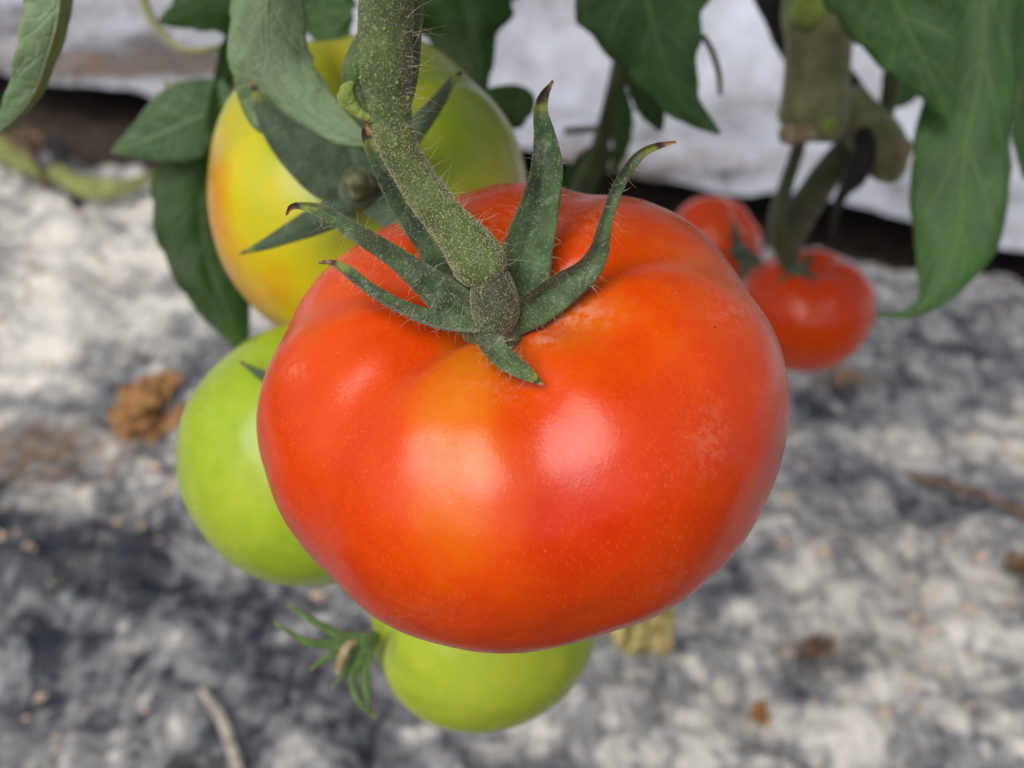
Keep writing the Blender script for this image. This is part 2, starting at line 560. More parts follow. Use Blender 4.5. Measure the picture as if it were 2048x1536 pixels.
def mat_film(name, pale, mid, dark, rough=0.5, con=1.0):
    m = Mat(name)
    co = m.coord('Object')
    dust = m.attr('dust')
    tint = m.attr('tint')
    a = m.noise(co, 20, 7, 0.68, 1.0)
    b_ = m.noise(co, 120, 5, 0.7, 0.8)
    c_ = m.noise(co, 260, 4, 0.7)
    stv = m.n('ShaderNodeMapping')
    stv.inputs['Rotation'].default_value = (0, 0, 0.7)
    stv.inputs['Scale'].default_value = (1, .28, 1)
    m.l(co, stv.inputs[0])
    d_ = m.noise(stv.outputs[0], 75, 6, 0.72, 0.9)
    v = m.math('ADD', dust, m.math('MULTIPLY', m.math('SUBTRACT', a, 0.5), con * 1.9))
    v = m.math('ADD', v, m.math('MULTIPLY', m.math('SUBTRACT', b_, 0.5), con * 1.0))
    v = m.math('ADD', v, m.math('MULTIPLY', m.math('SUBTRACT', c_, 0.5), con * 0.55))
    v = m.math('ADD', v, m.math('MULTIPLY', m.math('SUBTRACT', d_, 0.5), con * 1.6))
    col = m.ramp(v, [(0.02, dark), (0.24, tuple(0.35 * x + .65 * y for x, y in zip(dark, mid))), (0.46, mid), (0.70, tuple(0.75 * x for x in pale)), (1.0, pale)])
    col = m.mix(m.math('MULTIPLY', tint, m.step(m.noise(co, 60, 5, 0.7), 0.35, 0.65)), col, (0.20, 0.125, 0.075))
    # coarse grains of sand and fertiliser
    gr = m.voro(co, 210)
    gm = m.math('MULTIPLY', m.math('SUBTRACT', 1.0, m.step(gr.outputs['Distance'], 0.12, 0.26)), m.step(m.noise(co, 38, 3), 0.48, 0.62))
    col = m.mix(m.math('MULTIPLY', gm, 0.6), col, (0.52, 0.42, 0.34))
    ro = m.math('ADD', rough, m.math('MULTIPLY', v, 0.35), clamp=True)
    h = m.math('ADD', m.math('MULTIPLY', a, 0.6), m.math('MULTIPLY', b_, 0.35))
    bp = m.bump(h, 0.5, 0.012)
    bp = m.bump(c_, 0.5, 0.003, bp)
    m.set(Base_Color=col, Roughness=ro, Specular_IOR_Level=0.5, Normal=bp)
    return m.m

M_RED = mat_tomato('red_tomato_skin')
M_BACK = mat_tomato('soft_tomato_skin', fine=False)
M_STALK = mat_stem('hairy_stalk', (0.068, 0.112, 0.032), (0.40, 0.38, 0.17), 0.55)
M_PEDI = mat_stem('pedicel_green', (0.045, 0.058, 0.026), (0.34, 0.33, 0.16), 0.5)
M_SEPAL = mat_stem('sepal_green', (0.052, 0.100, 0.034), (0.30, 0.36, 0.20), 0.5, tip=0.91, dust=.38, var=.6)
M_SEPAL_B = mat_stem('sepal_back_green', (0.055, 0.095, 0.050), (0.25, 0.32, 0.20), 0.3, tip=0.93)
M_STEM = mat_stem('main_stem_green', (0.24, 0.25, 0.11), (0.40, 0.40, 0.24), 0.4, scale=0.5)
M_STEMD = mat_stem('dark_stem_green', (0.055, 0.075, 0.018), (0.2, 0.24, 0.10), 0.3, scale=0.5)
M_BUD = mat_stem('fresh_green_bud', (0.26, 0.36, 0.06), (0.6, 0.65, 0.3), 0.3)
M_HAIR = mat_plain('plant_hair', (0.62, 0.58, 0.46), 0.15, 300, 0.45, 0.0)
M_GLAND = mat_plain('gland_heads', (0.58, 0.54, 0.27), 0.35, 900, 0.5, 0.0)
M_CUT = mat_plain('cut_stem_end', (0.33, 0.23, 0.13), 0.35, 160, 0.8, alt=(0.52, 0.44, 0.30))
M_LEAF_P = mat_leaf('pale_leaf', (0.19, 0.30, 0.145), (0.36, 0.46, 0.26), (0.16, 0.26, 0.03), 0.22, 0.35, 0.45, vein_amt=0.35)
M_LEAF_M = mat_leaf('mid_leaf', (0.110, 0.210, 0.090), (0.27, 0.40, 0.20), (0.12, 0.20, 0.02), 0.25, 0.25, 0.22, vein_amt=.95)
M_LEAF_D = mat_leaf('dark_leaf', (0.036, 0.095, 0.016), (0.10, 0.19, 0.05), (0.085, 0.16, 0.006), 0.30, 0.03, 0.0, vein_amt=0.4)
M_LEAF_R = mat_leaf('smooth_dark_leaf', (0.058, 0.150, 0.038), (0.21, 0.36, 0.13), (0.10, 0.19, 0.01), 0.25, 0.08, 0.08, vein_amt=0.6)
M_TWINE = mat_plain('black_twine', (0.025, 0.024, 0.026), 0.4, 300, 0.55)
M_DRY = mat_plain('brown_dry_leaf', (0.34, 0.175, 0.070), 0.35, 120, 0.85, 0.4, 0.002)
M_YELLOW = mat_plain('yellow_dry_leaf', (0.52, 0.43, 0.18), 0.3, 70, 0.8, 0.5, 0.004)
M_OLIVE = mat_plain('wilted_leaf', (0.20, 0.22, 0.07), 0.4, 60, 0.7, 0.5, 0.003)
M_TWIG = mat_plain('brown_twig', (0.16, 0.105, 0.07), 0.4, 120, 0.9)
M_PALETWIG = mat_plain('pale_dry_stalk', (0.36, 0.33, 0.285), 0.3, 90, 0.9)
M_CRUMB = mat_plain('pale_crumb', (0.55, 0.42, 0.31), 0.4, 300, 0.9)
M_CLOD = mat_plain('soil_clod', (0.22, 0.145, 0.095), 0.5, 70, 0.95, 0.7, 0.006)
M_SOIL = mat_plain('dark_soil', (0.016, 0.012, 0.010), 0.5, 60, 0.95, 0.8, 0.01, alt=(0.095, 0.068, 0.052))
M_FILM = mat_film('dusty_film', (0.72, 0.70, 0.655), (0.255, 0.262, 0.278), (0.022, 0.027, 0.040), 0.42, 1.08)
M_FILMF = mat_film('far_film', (0.58, 0.62, 0.73), (0.38, 0.40, 0.46), (0.08, 0.08, 0.085), 0.40, .60)

# ------------------------------------------------------------------ ground
gx = np.array([[-40, -10], [40, -10], [40, 90], [-40, 90]], float)
g = mesh_obj('ground', np.c_[gx, np.full(4, -0.04)], [(0, 1, 2, 3)], M_SOIL, kind='structure', smooth=False)

def line(a, b):
    d = (b - a)[:2] / np.linalg.norm((b - a)[:2])
    n = np.array([-d[1], d[0]])
    return a[:2], d, n if n[1] > 0 else -n
NEAR = line(G(250, 320), G(1750, 508))            # far edge of the near film
FAR = line(G(250, 178, .045), G(1750, 432, .045))   # near edge of the far film
def sdist(xy, L=NEAR):
    return (xy - L[0]) @ L[2]
def along(xy, L=NEAR):
    return (xy - L[0]) @ L[1]
def edge_y(x, L):
    return L[0][1] - (x - L[0][0]) * L[2][0] / L[2][1] + 0.022 * fbm(np.stack([x * 5, x * 0 + L[0][1]], 1), 4, 9)

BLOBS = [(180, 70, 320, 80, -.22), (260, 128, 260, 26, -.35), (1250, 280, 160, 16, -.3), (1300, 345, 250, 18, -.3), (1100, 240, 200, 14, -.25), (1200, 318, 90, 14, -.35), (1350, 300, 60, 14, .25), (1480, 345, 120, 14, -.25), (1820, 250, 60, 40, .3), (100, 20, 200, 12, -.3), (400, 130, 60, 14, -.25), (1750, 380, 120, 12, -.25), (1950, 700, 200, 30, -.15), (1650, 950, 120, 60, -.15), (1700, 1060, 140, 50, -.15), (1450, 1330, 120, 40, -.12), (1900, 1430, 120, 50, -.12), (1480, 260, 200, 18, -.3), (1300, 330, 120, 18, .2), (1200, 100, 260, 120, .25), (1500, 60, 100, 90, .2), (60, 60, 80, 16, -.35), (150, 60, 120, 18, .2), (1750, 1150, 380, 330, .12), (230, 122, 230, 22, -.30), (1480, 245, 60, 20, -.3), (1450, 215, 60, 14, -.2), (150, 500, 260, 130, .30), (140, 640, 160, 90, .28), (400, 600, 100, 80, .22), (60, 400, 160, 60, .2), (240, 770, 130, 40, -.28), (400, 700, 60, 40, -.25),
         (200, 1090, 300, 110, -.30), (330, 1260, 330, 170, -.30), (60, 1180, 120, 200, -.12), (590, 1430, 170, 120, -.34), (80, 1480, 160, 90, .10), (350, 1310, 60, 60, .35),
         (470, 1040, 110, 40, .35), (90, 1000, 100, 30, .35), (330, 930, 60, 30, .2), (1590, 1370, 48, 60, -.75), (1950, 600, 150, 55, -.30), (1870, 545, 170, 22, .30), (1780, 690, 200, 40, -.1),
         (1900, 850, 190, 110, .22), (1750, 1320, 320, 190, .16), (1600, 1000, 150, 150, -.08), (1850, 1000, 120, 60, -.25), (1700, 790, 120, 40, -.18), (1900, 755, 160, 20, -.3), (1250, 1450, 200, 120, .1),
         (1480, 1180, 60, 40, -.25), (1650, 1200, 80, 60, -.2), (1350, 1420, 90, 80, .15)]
TINTS = [(60, 905, 90, 45, .9), (260, 130, 260, 28, .9), (90, 50, 130, 14, .5), (1150, 330, 150, 30, .5), (1400, 320, 300, 22, .4), (1150, 345, 120, 30, .35), (1450, 330, 200, 25, .25), (60, 100, 120, 40, .35), (330, 70, 60, 20, .3), (260, 128, 220, 22, .6), (1100, 292, 90, 12, .35), (1500, 190, 50, 30, .25), (60, 900, 120, 60, .8), (200, 900, 80, 40, .5), (1700, 760, 80, 20, .6), (1640, 1310, 60, 30, .7), (1830, 1100, 200, 60, .28), (110, 940, 60, 60, .5), (260, 560, 60, 20, .4), (1500, 830, 120, 80, .15),
         (1950, 480, 250, 25, .5)]

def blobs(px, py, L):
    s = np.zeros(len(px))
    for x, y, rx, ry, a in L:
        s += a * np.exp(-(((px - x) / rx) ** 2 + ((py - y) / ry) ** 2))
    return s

def film(name, xs, ny, y0, y1, mat, height, base, strip=0.0):
    """a sheet whose rows run from the line y0(x) to the line y1(x)"""
    t = np.linspace(0, 1, ny)[:, None]
    Y = y0(xs)[None] * (1 - t) + y1(xs)[None] * t
    X = np.repeat(xs[None], ny, 0)
    xy = np.stack([X.ravel(), Y.ravel()], 1)
    ed = np.repeat(np.stack([(Y - Y[:1]), (Y[-1:] - Y)], -1).reshape(-1, 2), 1, 0)
    z = height(xy, ed)
    V = np.c_[xy, z]
    px, py, d = proj(V)
    dust = base + 0.30 * fbm(xy * 7, 4, 21) + 0.24 * fbm(xy * 24, 4, 22) + strip * 0.42 * fbm(np.stack([along(xy, FAR) * 1.6, sdist(xy, FAR) * 15], 1), 3, 24) + blobs(px, py, BLOBS)  # film tone: noise plus placed patches, darker at lower left
    tint = np.clip(blobs(px, py, TINTS) + 0.5 * np.clip(fbm(xy * 9, 4, 31) - 0.25, 0, 1), 0, 1)
    return mesh_obj(name, V, grid_faces(len(xs), ny), mat, kind='structure', attrs={'dust': dust, 'tint': tint})

def near_h(xy, ed=None):
    s = -ed[:, 1] if ed is not None else sdist(xy)
    rid = 1 - np.abs(fbm(np.stack([xy[:, 0] * 5 + xy[:, 1] * 3, xy[:, 1] * 9], 1), 3, 5))
    h = 0.016 * fbm(xy * 4, 3, 1) + 0.014 * (rid ** 4 - 0.5) + 0.012 * fbm(xy * 16, 4, 2) + 0.008 * fbm(xy * 50, 3, 3)
    lip = 0.010 * np.exp(-((s + 0.05) / 0.035) ** 2)
    drop = -0.05 * np.clip((s + 0.03) / 0.03, 0, 1) ** 1.5
    return h + lip + drop
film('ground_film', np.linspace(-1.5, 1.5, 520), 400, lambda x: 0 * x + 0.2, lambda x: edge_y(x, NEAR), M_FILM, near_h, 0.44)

def far_h(xy, ed):
    s = ed[:, 0]
    al = along(xy, FAR)
    k = np.clip((s - 0.17 - 0.06 * fbm(np.stack([al * 2.0, al * 0], 1), 3, 12)) / 0.40, 0, 1)
    rise = 0.42 * k * k * (3 - 2 * k)
    fold = 0.02 * np.exp(-((s - 0.10 - 0.05 * fbm(np.stack([al * 2.2, al * 0 + 4], 1), 2, 12)) / 0.03) ** 2)
    h = 0.05 + fold + 0.012 * fbm(np.stack([al * 1.4, s * 16], 1), 2, 25) + rise + 0.022 * fbm(np.stack([al * 3.0, s * 4], 1), 4, 7) * (0.4 + k) + 0.008 * fbm(xy * 16, 3, 8)
    return h - 0.012 * fbm(np.stack([al * 6, s * 0], 1), 2, 15) * np.exp(-s / .05) - 0.008 * np.clip(1 - s / 0.03, 0, 1) ** 2
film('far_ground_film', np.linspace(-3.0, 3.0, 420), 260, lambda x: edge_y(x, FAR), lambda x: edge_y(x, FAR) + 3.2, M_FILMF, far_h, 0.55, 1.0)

# ------------------------------------------------------------------ tomato builder
def frame_from_axis(a):
    z = nrm(np.asarray(a, float))
    x = nrm(RIGHT - z * (RIGHT @ z))
    return np.stack([x, np.cross(z, x), z], 1)

def cam_dir(v):
    return v[0] * RIGHT + v[1] * UP - v[2] * FWD

def fruit_mesh(Rr, H, creases, nphi=128, nt=90, dimple=0.2, dw=0.30, bulge=0.06, p=0.86, noise=0.012, seed=0, bottom=0.03, q=1.0, hb=1.0, taper=0.0, full=0.0):
    t = np.linspace(0, math.pi, nt)
    ph = np.linspace(-math.pi, math.pi, nphi, endpoint=False)
    PH, TT = np.meshgrid(ph, t)
    s = np.sin(TT) ** p
    rho = Rr * s * (1 + bulge * np.cos(TT))
    z = H * np.sign(np.cos(TT)) * np.abs(np.cos(TT)) ** q
    s_low = np.sin(TT) ** (p * (1 - full))
    rho = np.where(TT > math.pi / 2, Rr * s_low * (1 + bulge * np.cos(TT) * (1 - 3 * full)), rho)
    z = np.where(z < 0, z * hb, z)
    rho = rho * (1 - taper * np.clip(-np.cos(TT), 0, 1) ** 1.5)
    m = np.ones_like(rho)
    g_ = (0.12 + 0.88 * ((1 + np.cos(TT)) / 2) ** 0.8)
    for c, A, wd in creases:
        d = (PH - R_(c) + math.pi) % (2 * math.pi) - math.pi
        m -= A * np.exp(-(d / R_(wd)) ** 2) * g_
    rho = rho * m
    z = z * (1 - (1 - m) * 1.2 * np.clip(np.cos(TT), 0, 1))
    z = z - dimple * H * np.exp(-(rho / (dw * Rr)) ** 2) * (TT < math.pi / 2) + bottom * H * np.exp(-(rho / (0.3 * Rr)) ** 2) * (TT > math.pi / 2)
    V = np.stack([rho * np.cos(PH), rho * np.sin(PH), z], -1).reshape(-1, 3)
    V = V * (1 + noise * fbm(V / Rr * 1.6 + seed, 3, seed)[:, None] + 0.0040 * fbm(V / Rr * 5.5 + seed, 2, seed + 5)[:, None])
    V[:nphi] = V[:nphi].mean(0)
    V[-nphi:] = V[-nphi:].mean(0)
    # merge the poles
    body = V[nphi:-nphi]
    F = [tuple(f[::-1]) for f in grid_faces(nphi, nt - 2, True)]
    V2 = np.vstack([body, V[:1], V[-1:]])
    a, b = len(V2) - 2, len(V2) - 1
    for i in range(nphi):
        j = (i + 1) % nphi
        F.append((a, i, j))
        F.append((b, (nt - 3) * nphi + j, (nt - 3) * nphi + i))
    return V2, F

def put_fruit(root, V, F, M3, mat, ripe, dust):
    W = V @ M3.T + np.array(root.location)
    Nn = nrm(W - np.array(root.location))
    px, py, d = proj(W)
    facing = np.clip(((CAM - W) * Nn).sum(1) / np.linalg.norm(CAM - W, axis=1) * 4 + 0.6, 0, 1)
    me_v = V
    o = mesh_obj('fruit', me_v, F, mat, None, loc=np.zeros(3), attrs={'ripeness': ripe(V, px, py, facing), 'dust': dust(V, px, py, facing)})
    o.parent = root
    o.matrix_local = Matrix([list(r) for r in M3]).to_4x4()
    return o, W

def blob(px, py, L):
    return blobs(px, py, L)

# ------------------------------------------------------------------ main tomato
RC = P(1046, 831, 0.168)
red = thing('tomato', 'large ripe red tomato with an orange patch, sharp in front of all the others', 'tomato', RC, 'tomatoes on the vines')
M3 = frame_from_axis(cam_dir((-0.15, 0.66, 0.735)))
CR = [(-77, .050, 13), (-137, .058, 13), (168, .036, 13), (66, .050, 12), (15, .045, 12), (115, .03, 16), (-35, .018, 16), (-105, .010, 9), (-160, .012, 8)]
V, F = fruit_mesh(0.0432, 0.0318, CR, 300, 200, dimple=0.24, dw=0.33, bulge=0.07, seed=4, hb=.71, taper=0.0, full=.10, p=.80, q=.90)
V[:, 1] *= .965
def ripe_main(V, px, py, f):
    r = 0.89 + 0.08 * fbm(V * 30, 3, 40)
    up = np.clip(V[:, 2] / 0.0375, -1, 1)
    r -= 0.10 * np.clip(up, 0, 1)
    r += f * blob(px, py, [(915, 790, 105, 105, -.17), (925, 930, 120, 130, -.10), (960, 700, 110, 70, -.12), (1150, 640, 120, 80, -.12), (900, 1080, 110, 100, -.09), (830, 710, 60, 50, .12),
                            (1130, 1030, 110, 120, .10), (760, 860, 120, 120, .05), (1250, 900, 200, 120, .05), (600, 640, 120, 80, -.06), (1450, 520, 120, 90, -.05)])
    return r
def dust_main(V, px, py, f):
    d = f * blob(px, py, [(1130, 625, 80, 30, .9), (1090, 680, 22, 14, .9), (1190, 440, 80, 40, .35), (880, 905, 70, 40, .25), (700, 540, 90, 60, .22), (1420, 880, 40, 70, .3), (590, 740, 22, 22, .4), (980, 420, 120, 40, .25),
                            (1480, 610, 60, 50, .35), (1010, 770, 90, 40, .2), (1370, 1180, 60, 60, .2), (800, 1230, 120, 30, .2)])
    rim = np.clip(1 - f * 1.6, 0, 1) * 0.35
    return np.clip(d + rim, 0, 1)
fr, Wred = put_fruit(red, V, F, M3, M_RED, ripe_main, dust_main)

# calyx disc, pedicel, sepals
from mathutils.bvhtree import BVHTree
def surface(W, F):
    t = BVHTree.FromPolygons([tuple(v) for v in W], [tuple(f) for f in F])
    def hit(px, py):
        d = nrm(P(px, py, 1.0) - CAM)
        h = t.ray_cast(Vector(CAM), Vector(d))
        return None if h[0] is None else float((np.array(h[0]) - CAM) @ FWD)
    return hit
red_surf = surface(Wred, F)
def on_surface(pts, hit, lift):
    out = []
    for q in pts:
        h = hit(q[0], q[1])
        out.append(q if h is None else (q[0], q[1], min(q[2], h - lift)) + tuple(q[3:]))
    return out
def cone_blob(pts, n=26, seg=26, wob=0.05, seed=0):
    return tube_px(pts, n, seg, wob=wob, seed=seed)
CD = 0.1455
V, F, U = cone_blob([(1000, 690, CD + .006, 10), (995, 668, CD + .0035, 50), (990, 650, CD + .002, 72), (986, 632, CD + .0022, 72), (987, 626, CD + .003, 50), (986, 616, CD + .004, 20)], 20, 30, 0.10, 3)
disc = mesh_obj('calyx', V, F, M_SEPAL, red, uv=U * 0)
Vp, Fp, Up_ = tube_px([(994, 646, .1440, 34), (992, 632, .1424, 46), (991, 612, .1415, 49), (987, 588, .1412, 47), (982, 560, .1412, 40), (975, 535, .1412, 32)], 20, 26, wob=0.06, seed=8)
ped = mesh_obj('pedicel', Vp, Fp, M_PEDI, red, uv=Up_ * 0)
SEP = [
 # left upper
 dict(p=[(965, 640, .1445, 34, 34), (905, 598, .1435, 40, 40), (850, 557, .1435, 34, 30), (790, 512, .1430, 24, 22), (715, 465, .1425, 20, 18), (650, 425, .1425, 16, 14), (605, 411, .1430, 8, 8), (582, 414, .1435, 6, 5), (573, 430, .144, 2, 2)], foldl=.5, foldr=.5, roll=.25),
 # left lower
 dict(p=[(985, 655, .1435, 26, 26), (925, 655, .1425, 22, 26), (860, 645, .1425, 22, 24), (790, 614, .1430, 18, 21), (730, 577, .1440, 16, 18), (685, 541, .1450, 13, 13), (660, 526, .1455, 6, 6), (636, 525, .146, 1.5, 1.5)], foldl=.3, foldr=.9, roll=-.5),
 # behind the stalk
 dict(p=[(960, 620, .1465, 48, 48), (910, 545, .1480, 46, 44), (866, 480, .1490, 42, 38), (820, 420, .1495, 38, 34), (780, 355, .1490, 30, 26), (748, 300, .1480, 19, 18), (733, 265, .1475, 10, 10), (738, 236, .1475, 3, 3)], foldl=.3, foldr=.45, roll=0),
 # upright
 dict(p=[(1010, 625, .1460, 44, 44), (1040, 555, .1475, 52, 50), (1056, 480, .1480, 46, 46), (1076, 410, .1475, 40, 37), (1089, 335, .1465, 33, 29), (1087, 275, .1455, 23, 21), (1080, 225, .1450, 15, 14), (1086, 192, .1445, 11, 9), (1106, 162, .1435, 2, 2)], foldl=.30, foldr=.30, roll=-.2),
 # right, bent upward
 dict(p=[(1000, 640, .1440, 36, 36), (1060, 605, .1428, 48, 34), (1120, 562, .1420, 44, 30), (1165, 535, .1410, 34, 28), (1192, 500, .1402, 24, 26), (1205, 455, .1395, 16, 20), (1222, 400, .1390, 14, 17), (1247, 345, .1385, 14, 14), (1280, 306, .1380, 11, 11), (1315, 290, .1375, 8, 8), (1352, 284, .137, 2, 2)], foldl=.2, foldr=.8, roll=-.35),
 # front, towards the viewer
 dict(p=[(1012, 664, .1425, 24, 24), (996, 664, .1405, 32, 26), (986, 684, .1375, 30, 25), (998, 706, .1355, 25, 21), (1026, 730, .1345, 20, 18), (1054, 748, .1340, 15, 14), (1086, 770, .1335, 2, 2)], foldl=.25, foldr=.3, roll=.2),
]
gp, gn = [], []
hp, hn, hl = [], [], []
for k, sdef in enumerate(SEP):
    V, F, U, c, N2, s = blade([(a, b, d_, l_ * 1.08, r_ * 1.08) for a, b, d_, l_, r_ in on_surface(sdef['p'], red_surf, .0022)], 60, 13, sdef['roll'] * .8, sdef['foldl'] * -.9, sdef['foldr'] * -.9, cup=-.20, thick=.0006, serr=0.0, ripple=.22, seed=60 + k, ridge=-.10)
    sub('sepal', V, F, M_SEPAL, disc, red, uv=U)
    vv = U[:, 1]
    lim = lambda Q, cc, nn, vv=vv: (vv[Q[:, 0]] < 0.84) * 1.0
    p, n, _ = sample(V, F, 800, 100 + k, lim)
    gp.append(p); gn.append(n)
    p, n, _ = sample(V, F, 110, 200 + k, lim)
    hp.append(p); hn.append(n); hl.append(np.abs(np.random.default_rng(k).normal(.0008, .0004, 110)) + .0003)
    # long hairs on the margins
    m_ = 13
    idx = np.random.default_rng(300 + k).choice(np.arange(6, 52), 26)
    side = np.random.default_rng(310 + k).choice([0, m_ - 1], 26)
    pe = V[idx * m_ + side]
    ne = nrm(pe - c[idx])
    hp.append(pe); hn.append(ne); hl.append(np.random.default_rng(320 + k).uniform(.0006, .0026, 26))
p, n, _ = sample(Vp, Fp, 2400, 5); gp.append(p); gn.append(n)
V, F = beads(np.vstack(gp), np.vstack(gn), 0.000055, 1)
sub('gland', V, F, M_GLAND, disc, red, kind='stuff')
V, F = hairs(np.vstack(hp), np.vstack(hn), np.concatenate(hl), 0.000026, 2, lean=.40, curl=.30)
sub('hair', V, F, M_HAIR, disc, red, kind='stuff')

# ------------------------------------------------------------------ the vine the front tomatoes hang on
vine = thing('tomato_plant', 'tomato vine with a thick hairy stalk and pale leaves holding the front tomatoes', 'plant', P(770, -300, .135))
Vs, Fs, Us = tube_px([(800, -420, .128, 51.5), (790, -200, .130, 53.4), (778, -40, .1325, 55.2), (772, 60, .134, 56.1), (768, 130, .135, 58.0), (772, 190, .136, 53.4), (784, 250, .137, 43.2), (806, 310, .138, 38.6), (845, 375, .139, 39.6),
                      (890, 435, .140, 41.4), (920, 470, .1400, 45.6), (944, 500, .1402, 51), (958, 522, .1403, 54), (968, 540, .1405, 51), (974, 552, .1407, 43), (978, 560, .1409, 30), (980, 564, .141, 12)], 130, 44, wob=0.07, seed=14, flute=.028)
stalk = mesh_obj('truss_stalk', Vs, Fs, M_STALK, vine, uv=Us * 0)
V, F, U = tube_px([(816, -420, .131, 40), (806, -100, .1365, 44), (800, 60, .138, 44), (796, 140, .139, 42), (792, 195, .1395, 36), (790, 225, .14, 24), (789, 238, .1402, 8)], 50, 22, wob=.06, seed=16)
sub('side_stalk', V, F, M_STALK, stalk, vine, uv=U * 0)
V, F, U = tube_px([(745, 60, .134, 20), (722, 100, .134, 22), (706, 140, .134, 22), (706, 175, .134, 18), (720, 205, .1345, 16), (745, 235, .1355, 10), (756, 246, .136, 4)], 30, 16, wob=.12, seed=17)
sub('side_bud', V, F, M_STALK, stalk, vine, uv=U * 0)
V, F, U = tube_px([(706, 165, .133, 5), (694, 182, .1328, 15), (696, 205, .133, 17), (712, 222, .1335, 13), (735, 236, .1345, 8), (750, 246, .1355, 3)], 40, 18, wob=.38, seed=18)
sub('fresh_bud', V, F, M_BUD, stalk, vine, uv=U * 0)
# small warts on the stalk
pw, nw, _ = sample(Vs, Fs, 26, 77, lambda Q, cc, nn: ((nn * nrm(CAM - cc)).sum(1) > 0.1) * (proj(cc)[1] > -40))
Vw, Fw = [], []
for i in range(len(pw)):
    r0 = random.uniform(.00012, .00035)
    tv, tf, _ = tube(np.array([pw[i] - nw[i] * r0, pw[i] + nw[i] * r0 * .4, pw[i] + nw[i] * r0 * 1.3]), [r0, r0 * .8, r0 * .15], 6)
    Fw += [tuple(a + sum(len(q) for q in Vw) for a in f) for f in tf]
    Vw.append(tv)
sub('wart', np.vstack(Vw), Fw, M_BUD, stalk, vine, kind='stuff')
p, n, _ = sample(Vs, Fs, 9000, 31, lambda Q, cc, nn: np.where(proj(cc)[1] > 250, 2.4, 1.0) * (proj(cc)[1] > -60))
V, F = beads(p, n, 0.00007, 9)
sub('gland', V, F, M_GLAND, stalk, vine, kind='stuff')
p1, n1, _ = sample(Vs, Fs, 650, 32, lambda Q, cc, nn: (proj(cc)[1] > -60) * 1.0)
p2, n2, _ = sample(Vs, Fs, 150, 33, lambda Q, cc, nn: (proj(cc)[1] > -60) * (nn[:, 0] > -0.2) * 1.0)
L = np.concatenate([np.random.default_rng(1).uniform(.0004, .0011, 650), np.random.default_rng(2).uniform(.0014, .0052, 150)])
V, F = hairs(np.vstack([p1, p2]), np.vstack([n1, n2]), L, np.concatenate([np.full(650, .000022), np.full(150, .000030)]), 4, segs=5, lean=.40, curl=.32)
sub('hair', V, F, M_HAIR, stalk, vine, kind='stuff')

def leaf(root, mat, pts, label=None, midrib=True, **k):
    kw = dict(n=50, m=17, ripple=.28, cup=.12, serr=.12, thick=.00035)
    kw.update(k)
    V, F, U, c, N2, s = blade(pts, **kw)
    o = mesh_obj('leaf', V, F, mat, root, uv=U, label=label)
    if midrib:
        r = (0.5 * (s[:, 3] + s[:, 4]) * s[:, 2] / FPX * 0.035 + 0.0002) * np.linspace(1.2, .4, len(s))
        v2, f2, u2 = tube(c - N2 * (r * .35)[:, None], r, 8)
        sub('midrib', v2, f2, mat, o, root, uv=np.c_[np.full(len(u2), .5), u2[:, 1]])
    return o

leaf(vine, M_LEAF_P, [(150, -190, .185, 60, 40), (128, -60, .187, 66, 52), (112, 50, .19, 62, 50), (92, 120, .193, 60, 44), (68, 185, .196, 50, 34), (30, 235, .199, 36, 22), (-30, 285, .203, 6, 5)], foldl=.15, foldr=.95, roll=.1, serr=.08, seed=1, label='narrow pale leaf folded along its midrib')
leaf(vine, M_LEAF_P, [(540, -230, .192, 60, 60), (537, -70, .195, 74, 70), (535, 40, .197, 76, 76), (540, 120, .198, 86, 84), (578, 195, .199, 100, 80), (650, 250, .199, 44, 56), (748, 290, .198, 4, 4)], foldl=.14, foldr=.10, roll=-.1, serr=.06, seed=2, cup=.07, label='broad pale dusty leaf hanging in front of the yellow tomato')
leaf(vine, M_LEAF_M, [(470, 190, .285, 40, 50), (420, 225, .284, 70, 62), (360, 250, .283, 72, 78), (295, 278, .284, 42, 56), (222, 305, .286, 4, 4)], roll=.2, seed=3, cup=.15, serr=.03, ripple=.15)
leaf(vine, M_LEAF_D, [(490, 200, .300, 50, 60), (440, 300, .301, 80, 80), (405, 400, .303, 96, 95), (408, 500, .305, 80, 90), (440, 600, .307, 50, 70), (492, 715, .31, 6, 6)], roll=.15, seed=4, cup=.2, serr=.07)
leaf(vine, M_LEAF_D, [(560, -60, .292, 60, 60), (450, -10, .295, 70, 75), (370, 22, .297, 34, 40), (318, 45, .299, 4, 4)], roll=-.1, seed=5, serr=.1)
leaf(vine, M_LEAF_D, [(470, 40, .284, 8, 8), (456, 110, .284, 20, 16), (446, 180, .284, 24, 20), (432, 250, .284, 22, 24), (442, 330, .285, 4, 4)], roll=.5, seed=6, serr=.05)
leaf(vine, M_LEAF_R, [(620, -120, .262, 70, 70), (640, -20, .264, 66, 70), (655, 50, .266, 50, 60), (690, 118, .268, 4, 4)], roll=-.3, seed=7, serr=.1)
leaf(vine, M_LEAF_D, [(910, -220, .295, 120, 120), (925, -70, .297, 125, 122), (930, 20, .298, 110, 108), (945, 90, .3, 72, 58), (972, 185, .302, 4, 4)], roll=.1, seed=8, serr=.16, nserr=6, label='dark serrated leaf behind the stalk')
leaf(vine, M_LEAF_D, [(900, 240, .298, 30, 30), (960, 225, .298, 44, 40), (1015, 215, .298, 44, 44), (1052, 215, .298, 36, 36), (1068, 220, .298, 8, 8)], roll=0, seed=9, serr=.02)
V, F, U = tube_px([(275, -60, .33, 10), (290, 10, .33, 10), (315, 55, .33, 9), (350, 92, .33, 8), (395, 102, .33, 7), (445, 92, .33, 6)], 40, 10, wob=.05)
mesh_obj('leaf_stalk', V, F, M_STEM, vine, uv=U * 0)
